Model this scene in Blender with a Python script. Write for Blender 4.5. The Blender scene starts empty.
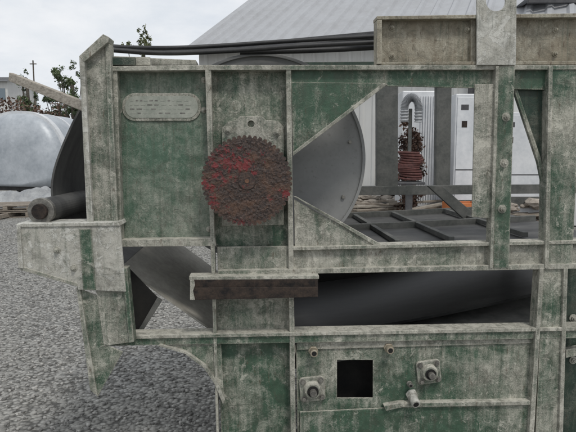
import bpy, bmesh, math, random
import numpy as np
from mathutils import Vector, Matrix, noise
random.seed(7); np.random.seed(7)
S=bpy.context.scene
# ------------------------------------------------------------ survey model (metres)
F=560.0; D0=2.24; EYE=1.5; PITCH=math.radians(6.5); TH=math.radians(3.6)
cp,sp=math.cos(PITCH),math.sin(PITCH)
def L(px,py,d=0.0):
    """survey reading -> machine coordinates (x along the frame, y depth d, z up)"""
    dx=px-288.0; up=216.0-py
    r=Vector((dx, F*cp+up*sp, -F*sp+up*cp)); c=Vector((0,-D0,EYE))
    n=Vector((-math.sin(TH),math.cos(TH),0)); t=(d-c.dot(n))/r.dot(n)
    P=c+r*t
    return Vector((P.x*math.cos(TH)+P.y*math.sin(TH), d, P.z))
def BX(px,dist): return (px-288)/560*dist
# ------------------------------------------------------------ materials
def newmat(n):
    m=bpy.data.materials.new(n); m.use_nodes=True; nt=m.node_tree; nt.nodes.clear()
    o=nt.nodes.new('ShaderNodeOutputMaterial'); b=nt.nodes.new('ShaderNodeBsdfPrincipled')
    nt.links.new(b.outputs[0],o.inputs[0]); return m,nt,b
def N(nt,t,**k):
    n=nt.nodes.new(t)
    for a,v in k.items(): setattr(n,a,v)
    return n
def noi(nt,vec,scale,detail=5,rough=.6,dist=0):
    n=N(nt,'ShaderNodeTexNoise'); n.inputs['Scale'].default_value=scale; n.inputs['Detail'].default_value=detail
    n.inputs['Roughness'].default_value=rough; n.inputs['Distortion'].default_value=dist
    nt.links.new(vec,n.inputs['Vector']); return n.outputs['Fac']
def mth(nt,op,a,b=None,clamp=False):
    n=N(nt,'ShaderNodeMath',operation=op); n.use_clamp=clamp
    for i,v in enumerate((a,b)):
        if v is None: continue
        if isinstance(v,(int,float)): n.inputs[i].default_value=v
        else: nt.links.new(v,n.inputs[i])
    return n.outputs[0]
def mixc(nt,f,a,b):
    n=N(nt,'ShaderNodeMix',data_type='RGBA')
    if isinstance(f,(int,float)): n.inputs[0].default_value=f
    else: nt.links.new(f,n.inputs[0])
    for i,v in ((6,a),(7,b)):
        if isinstance(v,tuple): n.inputs[i].default_value=(*v,1)
        else: nt.links.new(v,n.inputs[i])
    return n.outputs[2]
def ramp(nt,f,lo,hi,a=0,b=1):
    n=N(nt,'ShaderNodeMapRange'); n.inputs[1].default_value=lo; n.inputs[2].default_value=hi; n.inputs[3].default_value=a; n.inputs[4].default_value=b
    nt.links.new(f,n.inputs[0]); n.clamp=True; return n.outputs[0]
def mapv(nt,vec,sc,rot=(0,0,0)):
    n=N(nt,'ShaderNodeMapping'); n.inputs['Scale'].default_value=sc; n.inputs['Rotation'].default_value=rot; nt.links.new(vec,n.inputs[0]); return n.outputs[0]
def bump(nt,b,h,st=.4,dist=.004):
    n=N(nt,'ShaderNodeBump'); n.inputs['Strength'].default_value=st; n.inputs['Distance'].default_value=dist
    nt.links.new(h,n.inputs['Height']); nt.links.new(n.outputs[0],b.inputs['Normal'])
def paint(name,bias,g1=(.012,.050,.027),g2=(.033,.098,.056),d1=(.25,.245,.20),d2=(.46,.45,.385),rust=.03,edge=1.0,film=.10,soft=.075,cake=.5):
    m,nt,b=newmat(name); tc=N(nt,'ShaderNodeTexCoord').outputs['Object']
    big=noi(nt,tc,3.6,4,.62,.7); mid=noi(nt,tc,24,7,.75,.5); fine=noi(nt,tc,210,2,.75)
    st=noi(nt,mapv(nt,tc,(24,24,2.4)),1,5,.72,.8)
    s=mth(nt,'ADD',mth(nt,'MULTIPLY',big,.46),mth(nt,'MULTIPLY',mid,.24))
    s=mth(nt,'ADD',s,mth(nt,'MULTIPLY',st,.30)); s=mth(nt,'ADD',s,mth(nt,'MULTIPLY',mth(nt,'SUBTRACT',fine,.5),.15))
    bv=N(nt,'ShaderNodeBevel'); bv.samples=2; bv.inputs['Radius'].default_value=.010
    ge=N(nt,'ShaderNodeNewGeometry'); dt=N(nt,'ShaderNodeVectorMath',operation='DOT_PRODUCT')
    nt.links.new(bv.outputs[0],dt.inputs[0]); nt.links.new(ge.outputs['Normal'],dt.inputs[1])
    e=mth(nt,'MULTIPLY',ramp(nt,dt.outputs['Value'],.995,.86),.12*edge)
    s=mth(nt,'ADD',mth(nt,'ADD',s,e),bias)
    sx=N(nt,'ShaderNodeSeparateXYZ'); nt.links.new(ge.outputs['Normal'],sx.inputs[0])
    s=mth(nt,'ADD',s,mth(nt,'MULTIPLY',ramp(nt,sx.outputs['Z'],.3,.9),.25))
    k=ramp(nt,s,.515-soft,.515+soft,film,.96)
    green=mixc(nt,ramp(nt,mid,.35,.65),g1,g2)
    dust=mixc(nt,ramp(nt,mth(nt,'ADD',mth(nt,'MULTIPLY',fine,.35),mth(nt,'ADD',mth(nt,'MULTIPLY',mid,.35),mth(nt,'MULTIPLY',big,.30))),.40,.60),d1,d2)
    c=mixc(nt,k,green,dust)
    ck=noi(nt,tc,15,6,.72,1.2); ckm=ramp(nt,mth(nt,'ADD',ck,mth(nt,'MULTIPLY',mth(nt,'SUBTRACT',s,.515),.5)),.575,.62,0,cake)
    c=mixc(nt,ckm,c,tuple(min(.64,v*1.27) for v in d2))
    # grime, green-grey streaks, brown run-off, scratches
    g5=noi(nt,mapv(nt,tc,(52,52,3.0)),1,4,.7,.4); c=mixc(nt,ramp(nt,g5,.53,.70,0,.5),c,(.075,.10,.07))
    rs=noi(nt,mapv(nt,tc,(30,30,9)),2,5,.75); rm=ramp(nt,mth(nt,'ADD',rs,rust),.62,.74)
    c=mixc(nt,mth(nt,'MULTIPLY',rm,.7),c,(.085,.052,.03))
    gm=noi(nt,tc,10,6,.82,.8); c=mixc(nt,ramp(nt,gm,.48,.66,0,.55),c,(.065,.065,.05))
    sc1=noi(nt,mapv(nt,tc,(9,9,170),(0,.5,0)),1,2,.5); c=mixc(nt,ramp(nt,sc1,.70,.73,0,.5),c,(.06,.075,.055))
    nt.links.new(c,b.inputs['Base Color'])
    nt.links.new(mth(nt,'ADD',mth(nt,'MULTIPLY',k,.45),.45),b.inputs['Roughness']); b.inputs['Specular IOR Level'].default_value=.35
    h=mth(nt,'ADD',mth(nt,'MULTIPLY',k,.6),mth(nt,'ADD',mth(nt,'MULTIPLY',fine,.45),mth(nt,'MULTIPLY',mid,.7)))
    bump(nt,b,mth(nt,'ADD',h,mth(nt,'MULTIPLY',ckm,.8)),.6,.0045)
    return m
def simple(name,c1,c2,scale=20,rough=.7,metal=0,bs=.3,bd=.003,streak=None,spec=.5,det=5):
    m,nt,b=newmat(name); tc=N(nt,'ShaderNodeTexCoord').outputs['Object']
    v=mapv(nt,tc,streak) if streak else tc
    n=noi(nt,v,scale,det,.65); f2=noi(nt,tc,scale*7,3,.7)
    f=mth(nt,'ADD',mth(nt,'MULTIPLY',n,.7),mth(nt,'MULTIPLY',f2,.3))
    nt.links.new(mixc(nt,ramp(nt,f,.38,.62),c1,c2),b.inputs['Base Color'])
    b.inputs['Roughness'].default_value=rough; b.inputs['Metallic'].default_value=metal
    b.inputs['Specular IOR Level'].default_value=spec
    bump(nt,b,f,bs,bd); return m
G =paint('green_paint_dusty',-.030)
GM=paint('green_paint_half',.012)
CR=paint('dust_caked_steel',.065,d1=(.27,.26,.22),d2=(.47,.455,.395))
CR2=paint('dust_caked_light',.14,d1=(.35,.34,.30),d2=(.54,.525,.47),rust=.0)
PANEL=paint('recessed_panel_paint',-.012,g1=(.030,.085,.050),g2=(.075,.155,.105),d1=(.21,.22,.18),d2=(.36,.365,.31),film=.15,soft=.10,cake=.3)
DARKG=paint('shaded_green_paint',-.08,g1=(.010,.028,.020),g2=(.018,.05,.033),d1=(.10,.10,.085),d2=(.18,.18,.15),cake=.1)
FAR=simple('far_steel_grey',(.06,.065,.06),(.13,.13,.12),9)
BEIGE=paint('beige_weathered_paint',-.01,g1=(.18,.155,.11),g2=(.28,.245,.18),d1=(.33,.305,.24),d2=(.45,.425,.35),rust=.06,cake=.3)
GREYST,nt,b=newmat('grey_drum_steel'); tc=N(nt,'ShaderNodeTexCoord').outputs['Object']
a=noi(nt,tc,2.5,5,.6,.6); a3=noi(nt,tc,60,5,.7); a2=noi(nt,tc,9,6,.75,.5)
c=mixc(nt,ramp(nt,mth(nt,'ADD',mth(nt,'MULTIPLY',a,.6),mth(nt,'MULTIPLY',a2,.4)),.38,.62),(.22,.222,.218),(.29,.292,.285))
c=mixc(nt,ramp(nt,a3,.58,.70,0,.4),c,(.12,.11,.10)); nt.links.new(c,b.inputs['Base Color']); b.inputs['Roughness'].default_value=.75; b.inputs['Specular IOR Level'].default_value=.2; bump(nt,b,a3,.15,.002)
RUBBER=simple('belt_rubber_black',(.010,.010,.010),(.028,.028,.027),6,.36,0,.2,.003,streak=(1,3,1),spec=.4)
RUBL=simple('belt_rubber_dusty',(.22,.21,.18),(.42,.40,.35),3,.65,0,.2,.003,streak=(1.5,.4,1.5),spec=.3)
RUBD=simple('belt_rubber_grey_lower',(.09,.09,.085),(.26,.255,.235),2.2,.6,0,.2,.003,streak=(1.5,.5,1.5),spec=.3)
RUBG=simple('belt_rubber_grey',(.05,.05,.05),(.12,.12,.115),2,.6,0,.2,.003,streak=(1,4,1),spec=.3)
BLACK=simple('black_hose',(.010,.010,.011),(.025,.025,.025),15,.5)
RUSTK=simple('rusty_black_iron',(.008,.007,.007),(.055,.038,.028),30,.85,.1,.8,.004)
STEEL=simple('dull_steel',(.12,.115,.105),(.28,.27,.24),40,.5,.5,.4,.002)
BRASS=simple('dirty_brass',(.24,.20,.14),(.42,.38,.30),40,.5,.4,.3,.002)
HOLE=simple('dark_void',(.006,.006,.006),(.015,.014,.012),20,.9)  # near-black, paints shade into holes and backing sheets; also colours the bearing race
PLATE=simple('aluminium_nameplate',(.24,.26,.22),(.36,.37,.32),30,.6,.1,.25,.002)
SPR,nt,b=newmat('greasy_rusty_sprocket'); tc=N(nt,'ShaderNodeTexCoord').outputs['Object']
a=noi(nt,tc,34,6,.8,1.0); f2=noi(nt,tc,110,5,.75); a3=noi(nt,tc,8,3,.6,.5); a4=noi(nt,tc,18,5,.7,.4)
c=mixc(nt,ramp(nt,f2,.38,.66),(.013,.009,.008),(.080,.050,.038))
c=mixc(nt,ramp(nt,a4,.47,.64,0,.6),c,(.125,.062,.034))
c=mixc(nt,mth(nt,'MULTIPLY',ramp(nt,mth(nt,'ADD',mth(nt,'MULTIPLY',a,.55),mth(nt,'MULTIPLY',a3,.45)),.550,.585),.75),c,(.19,.013,.018))
c=mixc(nt,mth(nt,'MULTIPLY',ramp(nt,f2,.57,.68),.4),c,(.16,.12,.10))
nt.links.new(c,b.inputs['Base Color']); b.inputs['Roughness'].default_value=.45; bump(nt,b,f2,.8,.004)
# ------------------------------------------------------------ object helpers
def link(ob): S.collection.objects.link(ob); return ob
class Grp:
    def __init__(s,name,piv=None):
        s.p=Vector(piv) if piv is not None else Vector((0,0,0))
        e=bpy.data.objects.new(name,None); e.empty_display_size=.1; link(e)
        R=Matrix.Rotation(TH,3,'Z'); e.location=R@s.p; e.rotation_euler=(0,0,TH); s.e=e
    def add(s,name,me,mat,bev=0,smooth=False):
        ob=bpy.data.objects.new(name,me); link(ob); ob.parent=s.e; ob.location=-s.p
        me.materials.append(mat)
        if smooth:
            for p in me.polygons: p.use_smooth=True
        if bev:
            m=ob.modifiers.new('b','BEVEL'); m.width=bev; m.segments=2; m.limit_method='ANGLE'; m.angle_limit=math.radians(40)
        return ob
def finish(bm,name):
    bmesh.ops.recalc_face_normals(bm,faces=bm.faces); me=bpy.data.meshes.new(name); bm.to_mesh(me); bm.free(); return me
def poly(pts3,vec,holes=()):
    bm=bmesh.new(); vec=Vector(vec)
    if not holes:
        f=bm.faces.new([bm.verts.new(p) for p in pts3]); faces=[f]
    else:
        for loop in [pts3]+list(holes):
            vs=[bm.verts.new(p) for p in loop]
            for i in range(len(vs)): bm.edges.new((vs[i],vs[(i+1)%len(vs)]))
        bmesh.ops.triangle_fill(bm,use_beauty=True,use_dissolve=False,edges=bm.edges[:],normal=(0,-1,0)); faces=bm.faces[:]
    r=bmesh.ops.extrude_face_region(bm,geom=faces)
    for v in r['geom']:
        if isinstance(v,bmesh.types.BMVert): v.co+=vec
    return bm
def plate(g,name,pts,d,t,mat,bev=.0018,holes=()):
    P=[L(x,y,d) for x,y in pts]; H=[[L(x,y,d) for x,y in h] for h in holes]
    return g.add(name,finish(poly(P,(0,t,0),H),name),mat,bev)
def rect(x0,y0,x1,y1): return [(x0,y0),(x1,y0),(x1,y1),(x0,y1)]
def ring(cx,cy,r,n=32): return [(cx+r*math.cos(2*math.pi*i/n),cy+r*math.sin(2*math.pi*i/n)) for i in range(n)]
def cylY(bm,c,r,y0,y1,n=24,r2=None,rot=0):
    r2=r if r2 is None else r2
    A=[bm.verts.new((c.x+r*math.cos(2*math.pi*i/n+rot),y0,c.z+r*math.sin(2*math.pi*i/n+rot))) for i in range(n)]
    B=[bm.verts.new((c.x+r2*math.cos(2*math.pi*i/n+rot),y1,c.z+r2*math.sin(2*math.pi*i/n+rot))) for i in range(n)]
    bm.faces.new(A); bm.faces.new(B[::-1])
    for i in range(n): bm.faces.new((A[i],B[i],B[(i+1)%n],A[(i+1)%n]))
def bolt(g,px,py,d,r=.011,mat=None,name='bolt'):
    bm=bmesh.new(); c=L(px,py,d)
    cylY(bm,c,r*1.5,d-.003,d,20); cylY(bm,c,r,d-.012,d-.0031,6,r*.95,random.random()); cylY(bm,c,r*.5,d-.019,d-.0121,12)
    return g.add(name,finish(bm,name),mat or CR,.0008)
def tube(g,name,pts,r,mat,cyc=False,res=8):
    cu=bpy.data.curves.new(name,'CURVE'); cu.dimensions='3D'; cu.bevel_depth=r; cu.bevel_resolution=4; cu.use_fill_caps=True
    sp_=cu.splines.new('BEZIER'); sp_.bezier_points.add(len(pts)-1)
    for bp,p in zip(sp_.bezier_points,pts): bp.co=p; bp.handle_left_type=bp.handle_right_type='AUTO'
    sp_.resolution_u=res; ob=bpy.data.objects.new(name,cu); link(ob); cu.materials.append(mat)
    if g is not None: ob.parent=g.e; ob.location=-g.p
    return ob
# ============================================================ MACHINE FRAME
M=Grp('conveyor_machine',L(300,250,0))
plate(M,'side_panel',[(110,69),(212,69),(217,246),(116,246)],.05,.006,PANEL)
plate(M,'panel_edge_left',[(110,70),(117,70),(122,242),(115,242)],.003,.045,CR)
plate(M,'panel_edge_bottom',[(116,240),(215,238),(216,246),(117,247)],-.002,.05,CR)
plate(M,'panel_edge_top',[(108,66),(209,65),(209,70),(108,71)],-.004,.055,CR)
def rrect(x0,y0,x1,y1,r,n=8):
    o=[]
    for cx,cy,a0 in ((x1-r,y0+r,-90),(x1-r,y1-r,0),(x0+r,y1-r,90),(x0+r,y0+r,180)):
        for i in range(n+1):
            a=math.radians(a0+90*i/n); o.append((cx+r*math.cos(a),cy+r*math.sin(a)))
    return o
plate(M,'nameplate',rrect(122,93,201,121,13),.044,.005,CR)
plate(M,'nameplate_inner',rrect(125,96,198,118,10.5),.0425,.0014,PLATE,.0006)
for r_ in range(4):
    x=130
    while x<190:
        w=random.uniform(2,6)
        plate(M,'nameplate_lettering',rect(x,100+r_*4.2,min(x+w,192),101.2+r_*4.2),.0417,.0007,PLATE if random.random()<.5 else STEEL,0); x+=w+random.uniform(1.5,3)
for p in ((119,111),(204,110),(121,231),(209,229),(117,80),(204,80)): bolt(M,*p,.049,.008)
plate(M,'upright_web',[(209,66),(290,66),(293,247),(215,247)],.045,.006,GM)
plate(M,'upright_web_mid',[(215,274),(293,274),(295,338),(218,338)],.045,.006,CR)
plate(M,'upright_web_low',[(218,338),(295,338),(297,520),(224,520)],.0455,.006,G)
plate(M,'upright_flange_left',[(205,66),(211,66),(220,500),(226,520),(219,520)],-.006,.05,CR,.002)
plate(M,'upright_flange_right',[(286,66),(291,66),(297,520),(292,520)],-.0065,.05,CR,.002)
plate(M,'top_rail_web',[(291,70),(590,70),(590,91),(291,84)],.012,.006,G)
plate(M,'top_rail_lip',[(209,65),(592,65),(592,69.5),(209,70)],-.010,.09,CR)
plate(M,'gusset_upper_left',[(291,82),(386,83),(293,153)],.0081,.008,G)
plate(M,'gusset_upper_left_edge',[(383,83),(388,84),(293,156),(293,152)],.0,.02,CR)
plate(M,'gusset_lower_left',[(294,199),(384,249),(295,250)],.008,.008,CR)
plate(M,'gusset_lower_left_edge',[(293,196),(297,197),(388,248),(382,250)],.0,.02,CR)
plate(M,'middle_rail_web',[(217,247),(590,241),(590,267),(218,273)],.014,.006,CR)
plate(M,'middle_rail_top_lip',[(293,247),(590,240),(590,243.5),(293,250.5)],-.009,.07,CR)
plate(M,'middle_rail_bottom_lip',[(218,270.5),(590,263.5),(590,268.5),(218,275.5)],-.011,.07,CR)
plate(M,'lower_rail_web',[(110,338),(590,329),(590,338),(110,346)],-.003,.008,G)
plate(M,'lower_rail_top_lip',[(108,336),(590,327),(590,330.5),(108,339.5)],-.013,.08,CR)
plate(M,'lower_rail_brace',[(160,345),(221,344),(224,400),(217,383),(205,366),(186,352)],.006,.006,GM)
plate(M,'lower_rail_brace_lip',[(160,344),(187,352),(206,366),(218,383),(225,400),(223,405),(215,385),(204,368.5),(185,354),(158,346)],-.012,.04,CR)
plate(M,'lower_panel',[(296,342),(541,337),(534,470),(298,470)],.02,.008,GM,.0015,holes=[[(337,360),(373,360),(373,398),(337,398)]])
plate(M,'lower_panel_top_strip',[(297,342),(540,336),(540,343),(297,350)],.012,.007,CR)
plate(M,'lower_panel_bottom_lip',[(384,406),(400,403),(531,401),(531,405),(402,407.5),(386,411)],-.008,.03,CR)
plate(M,'lower_panel_low',[(384,408),(402,407),(531,405),(530,470),(300,470),(300,412)],.008,.008,G)
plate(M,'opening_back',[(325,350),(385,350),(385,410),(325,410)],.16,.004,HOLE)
plate(M,'column_strip',[(498,66),(515,66),(509,268),(493,268)],-.014,.008,G)
plate(M,'column_strip_flange',[(496,66),(499,66),(493,268),(490,268)],-.020,.05,CR)
plate(M,'hanger_plate',[(475,84),(497,84),(495,219),(472,217)],-.006,.008,CR)
plate(M,'lifting_lug',[(477,-12),(517,-12),(516,65),(477,65)],-.020,.012,CR2,.002,holes=[ring(496,1,10,20)])
for p in ((506,117),(504,163),(502,209)): bolt(M,*p,-.014,.012)
plate(M,'right_post',[(551,66),(582,66),(572,268),(547,268)],-.004,.008,GM)
plate(M,'right_post_flange',[(549,66),(553,66),(549,268),(545,268)],-.016,.06,CR)
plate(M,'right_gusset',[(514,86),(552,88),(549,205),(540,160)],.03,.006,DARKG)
plate(M,'right_gusset_edge',[(512,84),(516,85),(541,158),(550,208),(547,206),(538,162)],.022,.02,GM)
plate(M,'right_post_lower',[(543,268),(568,267),(562,470),(534,470)],-.001,.008,GM)
plate(M,'right_post_lower_flange',[(540,268),(544,268),(532,470),(527,470)],-.014,.06,CR)
plate(M,'right_post_lower_edge',[(564,268),(568,268),(562,470),(558,470)],-.0135,.05,CR)
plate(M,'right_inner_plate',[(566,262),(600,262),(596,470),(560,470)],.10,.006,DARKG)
plate(M,'right_outer_rib',[(566,350),(596,344),(596,352),(566,358)],.04,.03,GM)
bolt(M,573,360,.098,.012); bolt(M,573,318,.098,.012)
plate(M,'end_post',[(82,60),(104,36),(109,38),(112,80),(118,228),(91,228)],-.02,.008,CR)
plate(M,'end_post_flange_outer',[(79,56),(84,54),(93,228),(87,228)],-.045,.07,CR2)
plate(M,'end_post_top',[(79,56),(103,34),(109,37),(108,42),(84,62)],-.047,.08,CR)
plate(M,'end_post_flange_inner',[(105,44),(110,44),(118,228),(112,228)],-.030,.055,CR)
plate(M,'end_block',[(17,227),(40,224),(120,225),(126,292),(78,290),(76,284),(20,268)],-.06,.012,CR2,.003)
plate(M,'end_block_top',[(17,223.5),(118,222),(120,226),(17,227.5)],-.066,.13,CR2,.003)
plate(M,'end_block_left',[(16,224),(20,224),(23,269),(18,268)],-.068,.12,CR2,.003)
plate(M,'end_block_green_strip',[(79,229),(91,229),(96,290),(83,290)],-.065,.0045,G)
plate(M,'end_block_bottom',[(20,266),(77,283),(78,287),(20,270)],-.062,.08,CR,.002)
plate(M,'end_leg',[(96,291),(126,292),(133,342),(104,346)],-.04,.01,CR)
plate(M,'end_leg_flange',[(122,268),(127,268),(134,342),(129,343)],-.055,.05,GM)
plate(M,'end_skirt',[(77,288),(99,296),(107,345),(123,352),(98,396),(91,389)],-.035,.006,GM)
plate(M,'end_skirt_edge',[(76,288),(80,289),(96,388),(98,397),(90,390)],-.045,.03,CR)
plate(M,'underside_shade_plate',[(129,268),(160,300),(136,335)],.10,.006,HOLE)  # added near-black plate, paints in the shaded underside of the belt
plate(M,'underside_shade_edge',[(157,298),(162,301),(139,337),(135,336)],.09,.02,FAR)  # grey edge strip of the added underside plate
for p in ((57,250),(74,268)): bolt(M,*p,-.06,.009)
plate(M,'hopper_rail_web',[(380,19),(590,17),(590,62),(380,64)],.03,.008,BEIGE)
plate(M,'hopper_rail_top_lip',[(377,16),(590,13),(590,17),(377,19.5)],-.012,.07,BEIGE)
plate(M,'hopper_rail_bottom_lip',[(380,62),(590,61),(590,64.5),(380,64.8)],-.004,.03,BEIGE)
plate(M,'hopper_rail_end',[(377,20),(382,20),(382,64),(377,64)],-.014,.06,BEIGE)
plate(M,'hopper_rail_joint',[(471,19),(476,19),(476,62),(471,62)],.01,.03,BEIGE)
for p in ((392,28),(392,56),(555,30),(555,54),(467,30)): bolt(M,*p,.029,.008,BEIGE)
plate(M,'step_angle_face',[(190,280),(318,279),(318,287),(190,288)],-.055,.006,RUSTK)
plate(M,'step_angle_shelf',[(189,276.5),(319,275.5),(319,279),(189,280)],-.053,.07,CR)
plate(M,'step_angle_lower',[(190,288),(250,287.4),(318,287),(318,297),(250,299),(190,300)],-.075,.008,RUSTK)
plate(M,'step_angle_end_dust',[(190,280),(194,280),(195,285),(193,291),(195,300),(190,300)],-.078,.003,CR)
plate(M,'bearing_bracket',[(222,128),(228,122),(236,120),(240,116),(262,116),(266,120),(278,121),(284,127),(284,225),(222,226)],.03,.014,CR,.002,holes=[ring(251,124,3.5,12)])
for p in ((228,130),(277,132)): bolt(M,*p,.03,.011)
plate(M,'top_shelf',[(108,56),(150,57),(150,65),(108,66)],.02,.05,CR)
plate(M,'top_shelf_block',[(112,57),(135,57),(135,65),(112,65)],-.002,.02,DARKG)
plate(M,'top_shelf_rear',[(108,56),(196,60),(196,65),(108,65)],.10,.1,CR)
plate(M,'far_upright',[(377,70),(398,70),(398,186),(377,186)],1.30,.05,FAR)
plate(M,'far_upright_b',[(437,70),(452,70),(450,190),(436,190)],1.32,.05,FAR)
plate(M,'far_rail',[(300,187),(600,184),(600,193),(300,196)],1.28,.05,FAR)
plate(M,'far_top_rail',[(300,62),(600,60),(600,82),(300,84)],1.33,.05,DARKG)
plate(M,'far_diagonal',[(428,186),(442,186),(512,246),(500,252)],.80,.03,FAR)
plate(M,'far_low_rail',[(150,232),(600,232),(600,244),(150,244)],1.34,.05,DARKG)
plate(M,'far_shade_sheet',[(262,236),(600,236),(600,345),(262,345)],1.36,.01,HOLE)  # added dark sheet, closes the back so the lower opening reads shaded
def sheet(g,name,path,d0,d1,t,mat):
    P=[L(x,y,d0) for x,y in path]; bm=bmesh.new(); rows=[]; n=len(P); nor=[]
    for i in range(n):
        a=P[max(i-1,0)]; b_=P[min(i+1,n-1)]; tn=(b_-a).normalized(); nor.append(Vector((tn.z,0,-tn.x)))
    segs=8
    for k in range(segs+1):
        y=d0+(d1-d0)*k/segs
        rows.append(([bm.verts.new((p.x,y,p.z)) for p in P],[bm.verts.new((p.x+q.x*t,y,p.z+q.z*t)) for p,q in zip(P,nor)]))
    for k in range(segs):
        for i in range(n-1):
            bm.faces.new((rows[k][0][i],rows[k][0][i+1],rows[k+1][0][i+1],rows[k+1][0][i]))
            bm.faces.new((rows[k][1][i],rows[k+1][1][i],rows[k+1][1][i+1],rows[k][1][i+1]))
    for k in (0,segs):
        for i in range(n-1): bm.faces.new((rows[k][0][i],rows[k][1][i],rows[k][1][i+1],rows[k][0][i+1]))
    o=g.add(name,finish(bm,name),mat,0,True)
    m=o.modifiers.new('e','EDGE_SPLIT'); m.split_angle=math.radians(40); return o
B=Grp('rubber_conveyor_belt',L(180,300,.15))
def smoothpath(pts,k=8):
    out=[]
    for i in range(len(pts)-1):
        p0=pts[max(i-1,0)];p1=pts[i];p2=pts[i+1];p3=pts[min(i+2,len(pts)-1)]
        for j in range(k):
            t=j/k
            out.append(tuple(.5*((2*p1[a])+(-p0[a]+p2[a])*t+(2*p0[a]-5*p1[a]+4*p2[a]-p3[a])*t*t+(-p0[a]+3*p1[a]-3*p2[a]+p3[a])*t**3) for a in (0,1)))
    out.append(pts[-1]); return out
sheet(B,'tail_run',smoothpath([(100,75),(74,118),(52,175),(56,215),(80,244),(121,267)]),.13,1.2,-.008,RUBG)
sheet(B,'return_run',smoothpath([(121,267),(170,302),(217,334),(262,352),(310,358)]),.131,1.2,-.008,RUBL)
sheet(B,'lower_run',smoothpath([(262,372),(300,368),(392,352),(470,336),(600,312)]),.10,1.18,-.01,RUBD)
sheet(B,'sloping_run',smoothpath([(296,336),(350,331),(410,322),(480,308),(540,294),(600,278)]),.22,1.15,-.012,RUBBER)
# sloped chute with a thin tray frame inside the right-hand opening
CH=Grp('discharge_chute',L(450,240,.6))
sheet(CH,'chute_floor',[(345,251),(450,247),(600,238)],.10,1.22,-.008,RUBG)
for dd in (.12,.66,1.19):
    P=[L(345,251,.10),L(600,238,.10)]; bm=bmesh.new(); vs=[]
    for p in P:
        for yy,zz in ((dd,.0),(dd+.02,.0),(dd+.02,.035),(dd,.035)): vs.append(bm.verts.new((p.x,yy,p.z+zz+.001)))
    bm.faces.new(vs[:4]); bm.faces.new(vs[4:][::-1])
    for i in range(4): bm.faces.new((vs[i],vs[4+i],vs[4+(i+1)%4],vs[(i+1)%4]))
    if dd>.2: CH.add('tray_rail',finish(bm,'tray_rail'),FAR,.002)
    else: bm.free()
for px in (400,455,530):
    p=L(px,247-(px-400)*.06,.10); bm=bmesh.new(); vs=[]
    for yy in (.14,1.18):
        for xx,zz in ((-.012,0),(.012,0),(.012,.022),(-.012,.022)): vs.append(bm.verts.new((p.x+xx,yy,p.z+zz+.003)))
    bm.faces.new(vs[:4]); bm.faces.new(vs[4:][::-1])
    for i in range(4): bm.faces.new((vs[i],vs[4+i],vs[4+(i+1)%4],vs[(i+1)%4]))
    CH.add('tray_cross_bar',finish(bm,'tray_cross_bar'),FAR,.002)
# drum
c=L(262,160,.25); DR=Grp('conveyor_head_drum',c)
bm=bmesh.new(); R=.462; cylY(bm,c,R-.006,.262,1.2,160); o=DR.add('drum_end_face',finish(bm,'drum_end_face'),GREYST,.004)
bm=bmesh.new(); n=160
prof=[(R-.014,.25),(R,.25),(R,1.205),(R-.014,1.205)]; V=[[bm.verts.new((c.x+r*math.cos(2*math.pi*i/n),y,c.z+r*math.sin(2*math.pi*i/n))) for r,y in prof] for i in range(n)]
for i in range(n):
    for j in range(4): bm.faces.new((V[i][j],V[i][(j+1)%4],V[(i+1)%n][(j+1)%4],V[(i+1)%n][j]))
DR.add('drum_shell',finish(bm,'drum_shell'),GREYST,.002)
bm=bmesh.new(); cylY(bm,L(247,181,.24),.035,-.05,.25,24); DR.add('drum_shaft',finish(bm,'s'),RUSTK)
bm=bmesh.new(); cylY(bm,c,.12,.246,.2619,48); DR.add('drum_hub_plate',finish(bm,'hp'),STEEL,.003)
bm=bmesh.new()
for i in range(10):
    a=2*math.pi*i/10+.2; cylY(bm,Vector((c.x+.40*math.cos(a),0,c.z+.40*math.sin(a))),.009,.252,.2618,6)
DR.add('end_face_bolts',finish(bm,'efb'),STEEL,.001)
# tail roller
c=L(41,210,-.01); TR=Grp('tail_roller',c)
def axisroll(g,name,a,b_,r,mat,n=32,r2=None):
    a=Vector(a);b_=Vector(b_);z=(b_-a).normalized();x=z.cross(Vector((0,0,1))).normalized();y=z.cross(x)
    bm=bmesh.new();A=[];Bv=[]
    for i in range(n):
        o=x*math.cos(2*math.pi*i/n)+y*math.sin(2*math.pi*i/n); A.append(bm.verts.new(a+o*r)); Bv.append(bm.verts.new(b_+o*(r2 or r)))
    bm.faces.new(A);bm.faces.new(Bv[::-1])
    for i in range(n): bm.faces.new((A[i],Bv[i],Bv[(i+1)%n],A[(i+1)%n]))
    return g.add(name,finish(bm,name),mat,.003)
ea=L(42,211,-.01); eb=Vector((ea.x+.12,1.15,ea.z+.02))
axisroll(TR,'roller_shell',ea,eb,.048,RUBG)
axisroll(TR,'roller_end_ring',ea+Vector((-.001,-.012,0)),ea+Vector((0,.012,0)),.052,STEEL)
axisroll(TR,'roller_hub',ea+Vector((-.002,-.03,0)),ea+Vector((0,-.01,0)),.030,RUSTK)
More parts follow.
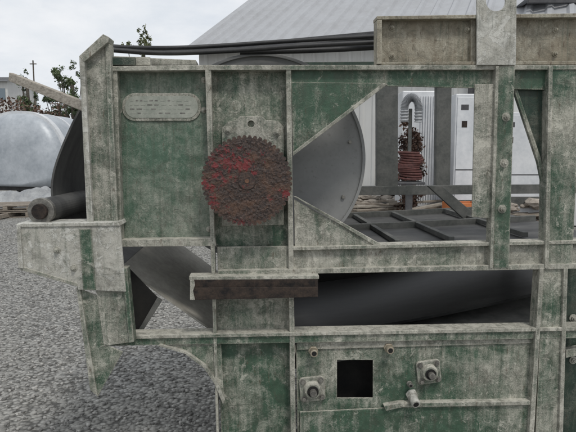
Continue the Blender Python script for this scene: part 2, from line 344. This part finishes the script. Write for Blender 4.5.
# sprocket
c=L(247,181,-.09); SG=Grp('sprocket_gear',c)
def sprocket(name,yf,th,Ro,Rr,teeth,rough):
    bm=bmesh.new(); per=6; n=teeth*per; radial=34; grid=[]
    def orad(k): return (Rr,Ro*.995,Ro,Ro,Ro*.995,Rr)[k%per]
    for j in range(1,radial+1):
        row=[]
        for i in range(n):
            a=2*math.pi*i/n; r=orad(i) if j==radial else Rr*.97*j/(radial-1)
            x=c.x+r*math.cos(a); z=c.z+r*math.sin(a)
            h=noise.fractal(Vector((x*30,z*30,3.1)),.9,2.0,3)*.0016*rough
            q=noise.noise(Vector((x*80,z*80,9)))+.5*noise.noise(Vector((x*190,z*190,2)))
            h+=max(0,min(1,(q-.05)*3))*.0019*rough
            if j>=radial-1: h*=.25
            row.append(bm.verts.new((x,yf-h,z)))
        grid.append(row)
    cv=bm.verts.new((c.x,yf,c.z))
    for i in range(n): bm.faces.new((cv,grid[0][i],grid[0][(i+1)%n]))
    for j in range(radial-1):
        for i in range(n): bm.faces.new((grid[j][i],grid[j+1][i],grid[j+1][(i+1)%n],grid[j][(i+1)%n]))
    back=[bm.verts.new((v.co.x,yf+th,v.co.z)) for v in grid[-1]]
    for i in range(n): bm.faces.new((grid[-1][i],back[i],back[(i+1)%n],grid[-1][(i+1)%n]))
    bm.faces.new(back)
    return SG.add(name,finish(bm,name),SPR)
sprocket('toothed_plate_front',-.09,.016,.1735,.1645,52,1)
sprocket('toothed_plate_rear',-.045,.014,.1735,.1645,52,.4)
bm=bmesh.new(); cylY(bm,c,.150,-.077,-.044,48); SG.add('spacer',finish(bm,'spacer'),RUSTK)
bm=bmesh.new(); cylY(bm,c,.034,-.0935,-.086,32,.037); SG.add('hub',finish(bm,'hub'),SPR,.002)
bm=bmesh.new(); cylY(bm,c,.008,-.0965,-.09,16); SG.add('shaft_centre',finish(bm,'sc'),simple('orange_rust',(.10,.045,.025),(.22,.12,.07),80))
bm=bmesh.new(); cylY(bm,c,.06,-.035,.03,32); SG.add('hub_rear',finish(bm,'hr'),RUSTK)
def bearing(px,py,d,w,rot):
    c=L(px,py,d); g=Grp('flange_bearing',c); P=[]
    for k in range(4):
        a0=math.pi/4+k*math.pi/2; cc=Vector((math.cos(a0),math.sin(a0)))*w*1.02
        for i in range(7):
            a=a0-math.pi/4+math.pi/2*i/6; x=cc.x+math.cos(a)*w*.30; z=cc.y+math.sin(a)*w*.30
            P.append(Vector((c.x+x*math.cos(rot)-z*math.sin(rot),d-.014,c.z+x*math.sin(rot)+z*math.cos(rot))))
    g.add('flange',finish(poly(P,(0,.014,0)),'fl'),CR,.003)
    bm=bmesh.new(); cylY(bm,c,w*.62,d-.036,d-.014,32,w*.76); g.add('housing',finish(bm,'h'),CR,.002)
    bm=bmesh.new(); cylY(bm,c,w*.46,d-.040,d-.0361,32); g.add('inner_race',finish(bm,'i'),HOLE,.001)
    bm=bmesh.new(); cylY(bm,c,w*.28,d-.062,d-.040,24); g.add('shaft_stub',finish(bm,'s'),STEEL,.002)
    bm=bmesh.new()
    for k in range(4):
        a0=math.pi/4+k*math.pi/2+rot; cc=Vector((c.x+math.cos(a0)*w*1.02,0,c.z+math.sin(a0)*w*1.02))
        cylY(bm,cc,w*.24,d-.017,d-.0141,16); cylY(bm,cc,w*.17,d-.027,d-.0171,6)
    g.add('mounting_bolts',finish(bm,'mb'),STEEL,.0008)
bearing(312,388,.02,.052,.08); bearing(428,371,.02,.050,.12)
def stub(px,py,d,ln,r,mat,tilt=(0,0)):
    c=L(px,py,d); g=Grp('pipe_fitting',c); e=c+Vector((tilt[0],-ln,tilt[1]))
    axisroll(g,'pipe',e,c,r,mat,20); axisroll(g,'collar',c+(e-c)*.35,c+(e-c)*.02,r*1.35,mat,6)
    axisroll(g,'bore',e+(e-c)*.02,e-(e-c)*.05,r*.66,HOLE,16)
stub(313,350,.018,.045,.016,BRASS); stub(388,347,.018,.045,.016,BRASS); stub(411,393,.018,.065,.019,CR2,(.004,-.022)); stub(409,383,.018,.03,.010,STEEL)
H=Grp('hydraulic_hose',L(250,45,.2))
tube(H,'hose_a',[L(112,47,.18),L(165,48,.18),L(215,46,.2),L(290,41,.2),L(380,36,.16)],.009,BLACK)
tube(H,'hose_b',[L(112,50,.12),L(160,53,.14),L(225,51,.15),L(300,46,.14),L(380,42,.12)],.010,BLACK)
tube(H,'hose_c',[L(112,46,.26),L(190,52,.24),L(260,48,.24),L(330,42,.24),L(385,38,.2)],.008,BLACK)
tube(H,'hose_d',[L(240,52,.20),L(320,50,.2),L(380,47,.2)],.012,BLACK)
WD=simple('weathered_wood',(.15,.125,.10),(.32,.28,.23),6,.85,0,.4,.004,streak=(1,8,8))
WD2=simple('weathered_plank_wood',(.22,.195,.16),(.44,.40,.34),9,.85,0,.5,.003,streak=(1,6,14))
PK=Grp('wooden_plank',L(45,95,.2))
a,b_=L(11,77,.42),L(86,107,.02); zz=(b_-a).normalized(); upv=Vector((0,0,1)); upv=(upv-zz*upv.dot(zz)).normalized(); sd_=zz.cross(upv)
bm=bmesh.new(); w2,h2=.011,.019
q=[[bm.verts.new(p+sd_*i*w2+upv*j*h2) for i,j in ((-1,-1),(1,-1),(1,1),(-1,1))] for p in (a,b_)]
bm.faces.new(q[0]); bm.faces.new(q[1][::-1])
for i in range(4): bm.faces.new((q[0][i],q[1][i],q[1][(i+1)%4],q[0][(i+1)%4]))
PK.add('plank',finish(bm,'plank'),WD2,.003)

# ============================================================ SETTING
def obj(name,me,mat,parent=None):
    o=bpy.data.objects.new(name,me); link(o)
    if mat: me.materials.append(mat)
    if parent: o.parent=parent
    return o
def empty(name,loc=(0,0,0),rz=0):
    e=bpy.data.objects.new(name,None); link(e); e.location=loc; e.rotation_euler=(0,0,rz); return e
def box(name,x0,x1,y0,y1,z0,z1,mat,parent=None,bev=.01):
    bm=bmesh.new(); bmesh.ops.create_cube(bm,size=1)
    for v in bm.verts: v.co=Vector(((x0+x1)/2+v.co.x*(x1-x0),(y0+y1)/2+v.co.y*(y1-y0),(z0+z1)/2+v.co.z*(z1-z0)))
    o=obj(name,finish(bm,name),mat,parent)
    if bev: m=o.modifiers.new('b','BEVEL'); m.width=bev; m.segments=2
    return o
GR,nt,b=newmat('gravel_surface'); tc=N(nt,'ShaderNodeTexCoord').outputs['Object']
v=N(nt,'ShaderNodeTexVoronoi'); v.inputs['Scale'].default_value=38; nt.links.new(tc,v.inputs['Vector'])
sp2=N(nt,'ShaderNodeSeparateColor'); nt.links.new(v.outputs['Color'],sp2.inputs[0])
c=mixc(nt,sp2.outputs[0],(.15,.148,.14),(.40,.395,.37)); big=noi(nt,tc,.9,5); c=mixc(nt,ramp(nt,big,.42,.68,0,.6),c,(.32,.31,.275))
c=mixc(nt,ramp(nt,v.outputs['Distance'],.45,.8),c,(.09,.088,.08))
nt.links.new(c,b.inputs['Base Color']); b.inputs['Roughness'].default_value=.9
hh=mth(nt,'SUBTRACT',1.0,v.outputs['Distance']); bump(nt,b,hh,.8,.02)
bm=bmesh.new(); bmesh.ops.create_grid(bm,x_segments=60,y_segments=60,size=400); obj('gravel_ground',finish(bm,'g'),GR)
STN,nt,b=newmat('crushed_stone'); at=N(nt,'ShaderNodeAttribute'); at.attribute_name='shade'
tc=N(nt,'ShaderNodeTexCoord').outputs['Object']; c=mixc(nt,at.outputs['Fac'],(.11,.11,.108),(.50,.49,.46))
c=mixc(nt,mth(nt,'MULTIPLY',noi(nt,tc,120,3),.35),c,(.26,.245,.215)); nt.links.new(c,b.inputs['Base Color']); b.inputs['Roughness'].default_value=.9
bm=bmesh.new(); bmesh.ops.create_icosphere(bm,subdivisions=1,radius=1); bv=np.array([v.co[:] for v in bm.verts]); bf=np.array([[v.index for v in f.verts] for f in bm.faces]); bm.free()
n=30000; nv=len(bv)
u=np.random.rand(n); ys=-1.2+11*u**1.7; xs=-(np.random.rand(n)*(3.2+.62*np.maximum(ys+2.2,0)))+1.2
rad=np.random.uniform(.005,.0155,n)*(1+.02*ys)
sc=rad[:,None]*np.random.uniform(.6,1.25,(n,3)); sc[:,2]*=.7
V=bv[None]*np.random.uniform(.70,1.2,(n,nv,1))*sc[:,None,:]
an=np.random.rand(n)*6.28; ca,sa=np.cos(an)[:,None],np.sin(an)[:,None]
V=np.stack([V[...,0]*ca-V[...,1]*sa,V[...,0]*sa+V[...,1]*ca,V[...,2]],-1)
V+=np.stack([xs,ys,sc[:,2]*.4],-1)[:,None,:]
me=bpy.data.meshes.new('gravel'); FF=(bf[None]+(np.arange(n)*nv)[:,None,None]).reshape(-1)
me.vertices.add(n*nv); me.vertices.foreach_set('co',V.reshape(-1).astype(np.float32))
nf=n*len(bf); me.loops.add(nf*3); me.loops.foreach_set('vertex_index',FF.astype(np.int32)); me.polygons.add(nf)
me.polygons.foreach_set('loop_start',np.arange(0,nf*3,3,dtype=np.int32)); me.update(calc_edges=True)
ax=me.attributes.new('shade','FLOAT','POINT'); ax.data.foreach_set('value',np.repeat(np.random.rand(n)**1.2,nv).astype(np.float32))
obj('loose_gravel',me,STN)
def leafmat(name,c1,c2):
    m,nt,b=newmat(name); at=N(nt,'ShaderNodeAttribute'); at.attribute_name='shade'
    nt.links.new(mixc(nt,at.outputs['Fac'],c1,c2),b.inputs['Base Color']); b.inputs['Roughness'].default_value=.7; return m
LG=leafmat('tree_leaves',(.035,.055,.025),(.11,.15,.06)); LR=leafmat('copper_leaves',(.04,.022,.018),(.13,.075,.05)); LY=leafmat('light_leaves',(.08,.10,.04),(.20,.21,.10))
LRED=leafmat('red_leaves',(.16,.02,.02),(.35,.05,.04))
BARK=simple('bark',(.05,.04,.03),(.12,.10,.08),8)
def leaves(name,blobs,n,size,mat,parent):
    tot=sum(b[3]*b[4]*b[5] for b in blobs); C=[];Sh=[]
    for bx,by,bz,rx,ry,rz in blobs:
        k=max(20,int(n*rx*ry*rz/tot))
        cl=np.random.normal(size=(max(6,k//40),3)); cl/=np.linalg.norm(cl,axis=1)[:,None]; cl*=np.random.uniform(.45,1,(len(cl),1))
        idx=np.random.randint(len(cl),size=k); p=cl[idx]+np.random.normal(size=(k,3))*.17
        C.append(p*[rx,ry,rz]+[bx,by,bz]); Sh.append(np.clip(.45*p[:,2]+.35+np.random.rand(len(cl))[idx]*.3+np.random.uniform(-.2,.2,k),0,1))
    C=np.concatenate(C); Sh=np.concatenate(Sh); k=len(C)
    a=np.random.normal(size=(k,3)); a/=np.linalg.norm(a,axis=1)[:,None]; b2=np.cross(a,np.random.normal(size=(k,3))); b2/=np.linalg.norm(b2,axis=1)[:,None]
    s=size*np.random.uniform(.5,1.2,(k,1)); V=np.stack([C-a*s,C+b2*s*.5,C+a*s,C-b2*s*.5],1)
    me=bpy.data.meshes.new(name); me.vertices.add(k*4); me.vertices.foreach_set('co',V.reshape(-1)); me.loops.add(k*4); me.loops.foreach_set('vertex_index',np.arange(k*4,dtype=np.int32))
    me.polygons.add(k); me.polygons.foreach_set('loop_start',np.arange(0,k*4,4,dtype=np.int32)); me.update(calc_edges=True)
    ax=me.attributes.new('shade','FLOAT','POINT'); ax.data.foreach_set('value',np.repeat(Sh,4).astype(np.float32))
    return obj(name,me,mat,parent)
def tree(name,x,y,h,w,mat,n=2500,ls=.16,bw=.2):
    e=empty(name,(x,y,0)); blobs=[]
    for i in range(14):
        a=random.random()*6.28; r=random.random()*w*.42; zz=h*random.uniform(.45,.90)
        blobs.append((r*math.cos(a),r*math.sin(a),zz,w*bw,w*bw,h*.06))
        o=tube(None,'limb',[(0,0,h*.3),(r*.4*math.cos(a),r*.4*math.sin(a),h*.45),(r*math.cos(a),r*math.sin(a),zz)],.035,BARK); o.parent=e
    blobs.append((0,0,h*.94,w*.13,w*.13,h*.05))
    o=tube(None,'trunk',[(0,0,0),(.1,0,h*.3),(0,0,h*.8)],.14,BARK); o.parent=e
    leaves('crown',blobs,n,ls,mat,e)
tree('tree',BX(146,47),45,12.2,3.0,LY,2600,.13,.16)
tree('tree',BX(75,47),45,9.2,3.0,LG,3200,.12)
tree('tree',BX(31,50),48,9.0,1.8,LG,1400,.12)
tree('tree',BX(62,60),58,8.2,4,LG,2500)
tree('tree',BX(240,44),42,12.0,1.0,LRED,200,.11)
e=empty('copper_hedge',(BX(20,27),25,0))
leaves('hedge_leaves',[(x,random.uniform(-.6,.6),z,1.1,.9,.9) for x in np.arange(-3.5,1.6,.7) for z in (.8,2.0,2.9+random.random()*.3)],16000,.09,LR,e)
for x in (-3,-1.5,0,1.2):
    o=tube(None,'stem',[(x,0,0),(x+.1,0,1.5),(x-.1,0,2.8)],.06,BARK); o.parent=e
e=empty('distant_trees',(0,90,0))
leaves('treeline',[(x,random.uniform(-4,4),random.uniform(1.5,3.5),5,3,random.uniform(2.5,4.0)) for x in np.arange(-80,80,4)],16000,.6,LG,e)
e=empty('utility_pole',(BX(38,52),50,0)); o=tube(None,'pole',[(0,0,0),(0,0,9.8)],.06,BARK); o.parent=e
box('crossarm',-.3,.3,-.05,.05,9.45,9.53,BARK,e)
def ribbed(name,c,dirt=(.45,.44,.42)):
    m,nt,b=newmat(name); tc=N(nt,'ShaderNodeTexCoord').outputs['Object']; n1=noi(nt,tc,.8,6); n2=noi(nt,mapv(nt,tc,(6,6,.5)),1,5)
    nt.links.new(mixc(nt,mth(nt,'MULTIPLY',ramp(nt,mth(nt,'MULTIPLY',mth(nt,'ADD',n1,n2),.5),.42,.68),.55),c,dirt),b.inputs['Base Color']); b.inputs['Roughness'].default_value=.6; return m
RW=ribbed('grey_roof_metal',(.38,.39,.405),(.27,.27,.27)); WW=ribbed('white_wall_metal',(.62,.62,.60)); DK=simple('dark_trim',(.05,.05,.055),(.09,.09,.09),5)
def corr(name,p0,u,v,nu,pitch,depth,mat,parent):
    p0,u,v=Vector(p0),Vector(u),Vector(v); nrm=u.cross(v).normalized(); ul=u.normalized(); bm=bmesh.new(); k=int(u.length/pitch); R=[]
    for i in range(k):
        for f,h in ((0,0),(.55,0),(.68,1),(.87,1)):
            q=p0+ul*pitch*(i+f)+nrm*depth*h; R.append((bm.verts.new(q),bm.verts.new(q+v)))
    for a,b_ in zip(R,R[1:]): bm.faces.new((a[0],b_[0],b_[1],a[1]))
    return obj(name,finish(bm,name),mat,parent)
WH=empty('warehouse',(BX(201,15),12.8,0),math.radians(-24))
EH=4.2; rp=math.tan(math.radians(30)); dep=8
corr('front_wall',(0,0,0),(28,0,0),(0,0,EH),0,.3,.03,WW,WH)
corr('roof_front',(-.4,-.4,EH-.4*rp+.06),(29,0,0),(0,dep+.4,(dep+.4)*rp),0,.40,.06,RW,WH)
corr('roof_back',(-.4,2*dep+.4,EH-.4*rp+.06),(29,0,0),(0,-(dep+.4),(dep+.4)*rp),0,.40,.06,RW,WH)
bm=bmesh.new(); bm.faces.new([bm.verts.new(p) for p in ((0,0,0),(0,0,EH),(0,dep,EH+dep*rp),(0,2*dep,EH),(0,2*dep,0))]); obj('gable_wall',finish(bm,'gw'),WW,WH)
box('back_wall',0,28,2*dep-.1,2*dep,0,EH,WW,WH)
box('gutter',-.4,28.6,-.55,-.42,EH-.22,EH-.08,DK,WH)
box('plinth',-.02,28,-.08,-.045,0,.35,FAR,WH)
box('door_frame',6.8,10.2,-.12,-.05,0,3.3,DK,WH); box('roller_door',6.95,10.05,-.17,-.125,.02,3.15,WW,WH)
SH=empty('shed',(BX(515,12),9.8,0))
corr('shed_roof',(0,-.2,4.62),(6,0,.35),(0,3.2,-.2),0,.25,.03,RW,SH); box('shed_fascia',0,6,-.3,-.22,4.50,4.60,DK,SH)
for x in (2.6,5.8): box('shed_post',x,x+.14,-.1,.04,0,4.48,FAR,SH)
LB=empty('white_house',(BX(-22,52),50,0)); box('walls',-4,3.1,0,6,0,8.0,WW,LB)
bm=bmesh.new()
R_=[bm.verts.new(p) for p in ((-4.5,-.4,7.9),(3.5,-.4,7.9),(3.5,3,8.7),(-4.5,3,8.7),(3.5,6.4,7.9),(-4.5,6.4,7.9))]
bm.faces.new(R_[:4]); bm.faces.new((R_[3],R_[2],R_[4],R_[5])); obj('roof',finish(bm,'r'),DK,LB)
GLS,nt,b=newmat('window_glass'); b.inputs['Base Color'].default_value=(.16,.20,.23,1); b.inputs['Roughness'].default_value=.12
for x in (1.0,2.2): box('window',x,x+.7,-.05,-.01,6.2,7.3,GLS,LB)
VP=simple('white_fibreglass',(.54,.56,.58),(.70,.71,.72),2,.35,0,.05); TY=simple('tyre_rubber',(.02,.02,.02),(.04,.04,.04),10,.8)
SV=simple('silver_grey_skin',(.30,.33,.36),(.46,.49,.52),1.2,.4,.1,.3,.02)
VN=empty('covered_trailer',(BX(80,18),15.6,0),math.radians(-12))
def arch(x0,x1,z0,z1,n=20,ex=.8):
    o=[]
    for i in range(n+1):
        a=math.pi*i/n; cx=(x0+x1)/2; rx=(x1-x0)/2
        o.append((cx+rx*math.copysign(abs(math.cos(a))**ex,math.cos(a)),z0+(z1-z0)*abs(math.sin(a))**ex))
    return o
NA=28; NY=12; bm=bmesh.new(); rings=[]
for j in range(NY+1):
    t=j/NY; s=math.sin(math.pi/2*min(1,t*1.0+.02))**.45 if t<1 else 1
    y=-.95+ (1-math.cos(math.pi/2*t))*.55
    rings.append([bm.verts.new((-1.65+(x+1.65)*s,y,.45+(z-.45)*s)) for x,z in arch(-3.3,0,.45,2.72,NA)])
rings.append([bm.verts.new((x,1.4,z)) for x,z in arch(-3.3,0,.45,2.72,NA)])
bm.faces.new(rings[0])
for a,b_ in zip(rings,rings[1:]):
    for i in range(NA): bm.faces.new((a[i],a[i+1],b_[i+1],b_[i]))
    bm.faces.new((a[NA],a[0],b_[0],b_[NA]))
o=obj('barrel_body',finish(bm,'bb'),SV,VN)
for p in o.data.polygons: p.use_smooth=True
def band(name,y0,y1,g):
    A=arch(-3.3-g,g,.42,2.72+g,NA); Bq=arch(-3.3+.05,-.05,.42,2.66,NA)
    bmx=poly([Vector((x,y0,z)) for x,z in A+Bq[::-1]],(0,y1-y0,0)); return obj(name,finish(bmx,name),VP,VN)
band('front_frame',-.52,-.32,.06); band('mid_frame',.45,.55,.03)
box('chassis',-3.4,.2,-.6,1.3,.30,.42,DK,VN)
for y in (-.55,1.15):
    bm=bmesh.new(); cylY(bm,Vector((-1.5,0,.32)),.32,y,y+.2,32); obj('wheel',finish(bm,'w'),TY,VN)
e=empty('tarpaulin_pile',(BX(30,15),12.6,0))
TP=simple('grey_tarp',(.22,.23,.24),(.38,.39,.39),3,.6,0,.5,.02)
bm=bmesh.new(); bmesh.ops.create_grid(bm,x_segments=50,y_segments=24,size=1)
for v in bm.verts:
    x,y=v.co.x,v.co.y; r=max(0,1-(abs(x)**3)*1.0)*max(0,1-abs(y)**3)
    v.co=Vector((x*1.5,y*.6,.02+r*(.42+.30*noise.noise(Vector((x*2.2,y*2,4))))+.08*noise.noise(Vector((x*7,y*7,1)))*r))
obj('tarp',finish(bm,'t'),TP,e)
def pallet(x,y,rz,levels):
    e=empty('wooden_pallet',(x,y,0),rz)
    for l in range(levels):
        z=l*.15; jx=random.uniform(-.06,.06); jy=random.uniform(-.05,.05)
        for bx in (-.5,0,.5): box('bearer',bx-.05+jx,bx+.05+jx,-.5+jy,.5+jy,z+.02,z+.11,WD,e,.004)
        for i in range(7):
            if random.random()<.12: continue
            yy=-.5+i*.157+random.uniform(-.02,.02)+jy; box('slat',-.6+jx,.6+jx,yy,yy+.1,z+.112,z+.132,WD,e,.003)
        for yy in (-.5,0,.4): box('bottom_slat',-.6+jx,.6+jx,yy+jy,yy+.1+jy,z,z+.018,WD,e,.003)
pallet(BX(14,13.5),11.0,.25,2); pallet(BX(-12,13),10.6,-.1,1); pallet(BX(50,14),12.0,.5,1)
for px,dist,lv,rz in ((372,12.4,2,.3),(425,12.0,1,-.25),(530,11.4,2,.5)): pallet(BX(px,dist),dist-2.24,rz,lv)
e=empty('lumber_pile',(BX(400,11.3),9.0,0))
for i in range(22):
    o=box('board',-random.uniform(.6,1.2),random.uniform(.5,1.3),-.05,.05,-.02,.02,random.choice((WD,WD2,WD)),e,.004)
    o.location=(random.uniform(-.5,1.0),random.uniform(-.5,.5),.06+i*.022); o.rotation_euler=(random.uniform(-.1,.1),random.uniform(-.10,.10),random.uniform(-.6,.6))
stm=simple('quarried_stone',(.22,.19,.16),(.42,.38,.33),6,.9); orm=simple('orange_plastic',(.45,.13,.04),(.55,.2,.07),3,.5)
dkm=simple('dark_scrap',(.02,.02,.02),(.10,.07,.05),6,.8)
def stonepile(name,px,dist,z,n,mat,w=.5,hh=.22):
    e=empty(name,(BX(px,dist),dist-2.24,z))
    for i in range(n):
        bm=bmesh.new(); bmesh.ops.create_icosphere(bm,subdivisions=2,radius=1)
        s=random.uniform(.06,.12); o3=Vector((random.uniform(-w,w),random.uniform(-.35,.35),random.uniform(0.03,hh))); sd=random.random()*50
        for v in bm.verts:
            k=1+.5*noise.noise(v.co*1.3+Vector((sd,0,0))); v.co=Vector((v.co.x*s*1.6*k,v.co.y*s*k,v.co.z*s*.7*k))+o3
        obj('stone',finish(bm,'st'),mat,e)
stonepile('stone_pile',372,12.4,.3,26,stm); stonepile('stone_pile',530,11.4,.3,22,stm); stonepile('scrap_heap',440,12.2,.0,70,dkm,1.1,.75)
e=empty('plastic_crate',(BX(462,10.2),7.9,.0),.2)
box('base',-.3,.3,-.2,.2,0.35,.38,orm,e)
for x in (-.3,.27): box('end_wall',x,x+.03,-.2,.2,.0,.60,orm,e)
for z in (.031,.16,.29,.42,.52):
    box('side_slat',-.268,.268,-.2,-.18,z,z+.08,orm,e); box('side_slat_b',-.268,.268,.18,.2,z,z+.08,orm,e)
def cabinet(px0,px1,dist,top):
    x0=BX(px0,dist);x1=BX(px1,dist); w=x1-x0; e=empty('white_cabinet',(x0,dist-2.24,0))
    box('body',0,w,0,.8,.12,top,VP,e,.02); box('feet',.05,w-.05,.05,.75,0,.118,DK,e)
    box('door',.03,w-.03,-.02,-.002,.2,top-.06,VP,e,.01); box('handle',w-.1,w-.07,-.06,-.021,top*.5,top*.5+.25,DK,e,.004)
    box('label',.10,.24,-.024,-.0205,top-.30,top-.2,DK,e,0); box('label_b',.12,.22,-.024,-.0205,top-.62,top-.5,RUSTK,e,0); box('seam',.03,w-.03,-.024,-.0205,top*.45,top*.45+.02,DK,e,0); box('vent',.1,w-.1,-.024,-.0205,.4,.6,FAR,e,0)
cabinet(453,497,10.6,2.58); cabinet(500,545,11.4,2.3)
CP=empty('louvred_machine',(BX(401,11.2),9.0,0)); box('casing',0,.86,.0,.6,.1,2.7,VP,CP,.02); box('base',.02,.84,.02,.58,0,.099,DK,CP)
for i in range(9): box('rib',.36+i*.05,.375+i*.05,-.03,-.002,.5,2.6,VP,CP,.004)
box('recess',.03,.31,-.02,-.002,.35,1.75,dkm,CP,.004)
e=empty('ribbed_duct',(BX(409,10.5),8.2,0)); pts=[]
for i in range(60):
    a=math.pi*i/59; pts.append(Vector((-.13*math.cos(a),0,2.28+.22*math.sin(a))))
pts=[Vector((-.13,0,2.05+.23*i/8)) for i in range(8)]+pts+[Vector((.13,0,2.28-.23*i/8)) for i in range(1,9)]
bm=bmesh.new(); prev=None
for i,p in enumerate(pts):
    t=(pts[min(i+1,len(pts)-1)]-pts[max(i-1,0)]).normalized(); x=t.cross(Vector((0,1,0))).normalized(); r=.08 if i%2 else .058
    rg=[bm.verts.new(p+x*r*math.cos(k*math.pi/8)+Vector((0,1,0))*r*math.sin(k*math.pi/8)) for k in range(16)]
    if prev:
        for k in range(16): bm.faces.new((prev[k],rg[k],rg[(k+1)%16],prev[(k+1)%16]))
    prev=rg
obj('duct',finish(bm,'d'),simple('grey_duct_plastic',(.24,.25,.26),(.38,.39,.40),5,.5),e)
box('duct_stand',-.03,.03,.06,.12,0,2.3,FAR,e)
# squat coil of dull red hose hung low on its own stand, with copper shrub beside it
e=empty('coiled_hose',(BX(408,10.3),7.95,0)); RH=simple('dull_dark_red_hose',(.045,.016,.014),(.12,.040,.033),20,.7)
pts=[]
for i in range(13*16):
    a=2*math.pi*i/16; k=i/(13*16); rr=1+.14*noise.noise(Vector((i*.06,0,0)))
    pts.append((.19*math.cos(a)*rr+.03*math.sin(i*.05),.15*math.sin(a),1.02+.48*k+.035*math.sin(i*.37)*math.cos(i*.021)))
o=tube(None,'coil',pts,.021,RH,res=2); o.parent=e
box('coil_shelf',-.24,.24,-.2,.2,.92,.97,DK,e); box('coil_post',-.06,.06,-.04,.04,0,.92,DK,e)
e=empty('copper_shrub',(BX(409,10.9),8.6,0)); leaves('leaves',[(random.uniform(-.1,.1),random.uniform(-.1,.1),z,.24,.2,.28) for z in np.arange(.5,1.95,.22)],2600,.045,LR,e)
o=tube(None,'stem',[(0,0,0),(.05,0,1),(0,0,1.8)],.03,BARK); o.parent=e
# ============================================================ LIGHT, SKY, CAMERA
el=math.radians(52)
sd=Vector((math.cos(el)*.42,-math.cos(el)*.9,math.sin(el)+.12)).normalized()
sun=bpy.data.lights.new('sun','SUN'); sun.energy=1.5; sun.angle=math.radians(10); sun.color=(1,.96,.9)
so=bpy.data.objects.new('sun',sun); link(so); so.rotation_euler=sd.to_track_quat('Z','Y').to_euler()
w=bpy.data.worlds.new('World'); S.world=w; w.use_nodes=True; nt=w.node_tree; bg=nt.nodes['Background']
sk=N(nt,'ShaderNodeTexSky'); sk.sky_type='NISHITA'; sk.sun_disc=False; sk.sun_elevation=math.asin(sd.z); sk.sun_rotation=math.atan2(sd.x,sd.y)
tc=N(nt,'ShaderNodeTexCoord').outputs['Generated']
nz=noi(nt,mapv(nt,tc,(1,1,2.2)),2.2,7,.55,.3); k=ramp(nt,nz,.30,.56)
n2=noi(nt,mapv(nt,tc,(1,1,2.5)),5,6,.6,.2)
cl=mixc(nt,ramp(nt,n2,.35,.7),(7.4,7.8,8.3),(9.0,9.1,9.3))
nt.links.new(mixc(nt,mth(nt,'ADD',mth(nt,'MULTIPLY',k,.5),.5),sk.outputs[0],cl),bg.inputs[0]); bg.inputs[1].default_value=.103
cam=bpy.data.cameras.new('camera'); cam.lens=35; cam.sensor_width=36; cam.clip_end=2000; cam.clip_start=.05
co=bpy.data.objects.new('camera',cam); link(co); co.location=(0,-D0,EYE); co.rotation_euler=(math.radians(90)-PITCH,0,0)
S.camera=co
S.view_settings.view_transform='Standard'; S.view_settings.look='None'; S.view_settings.exposure=0
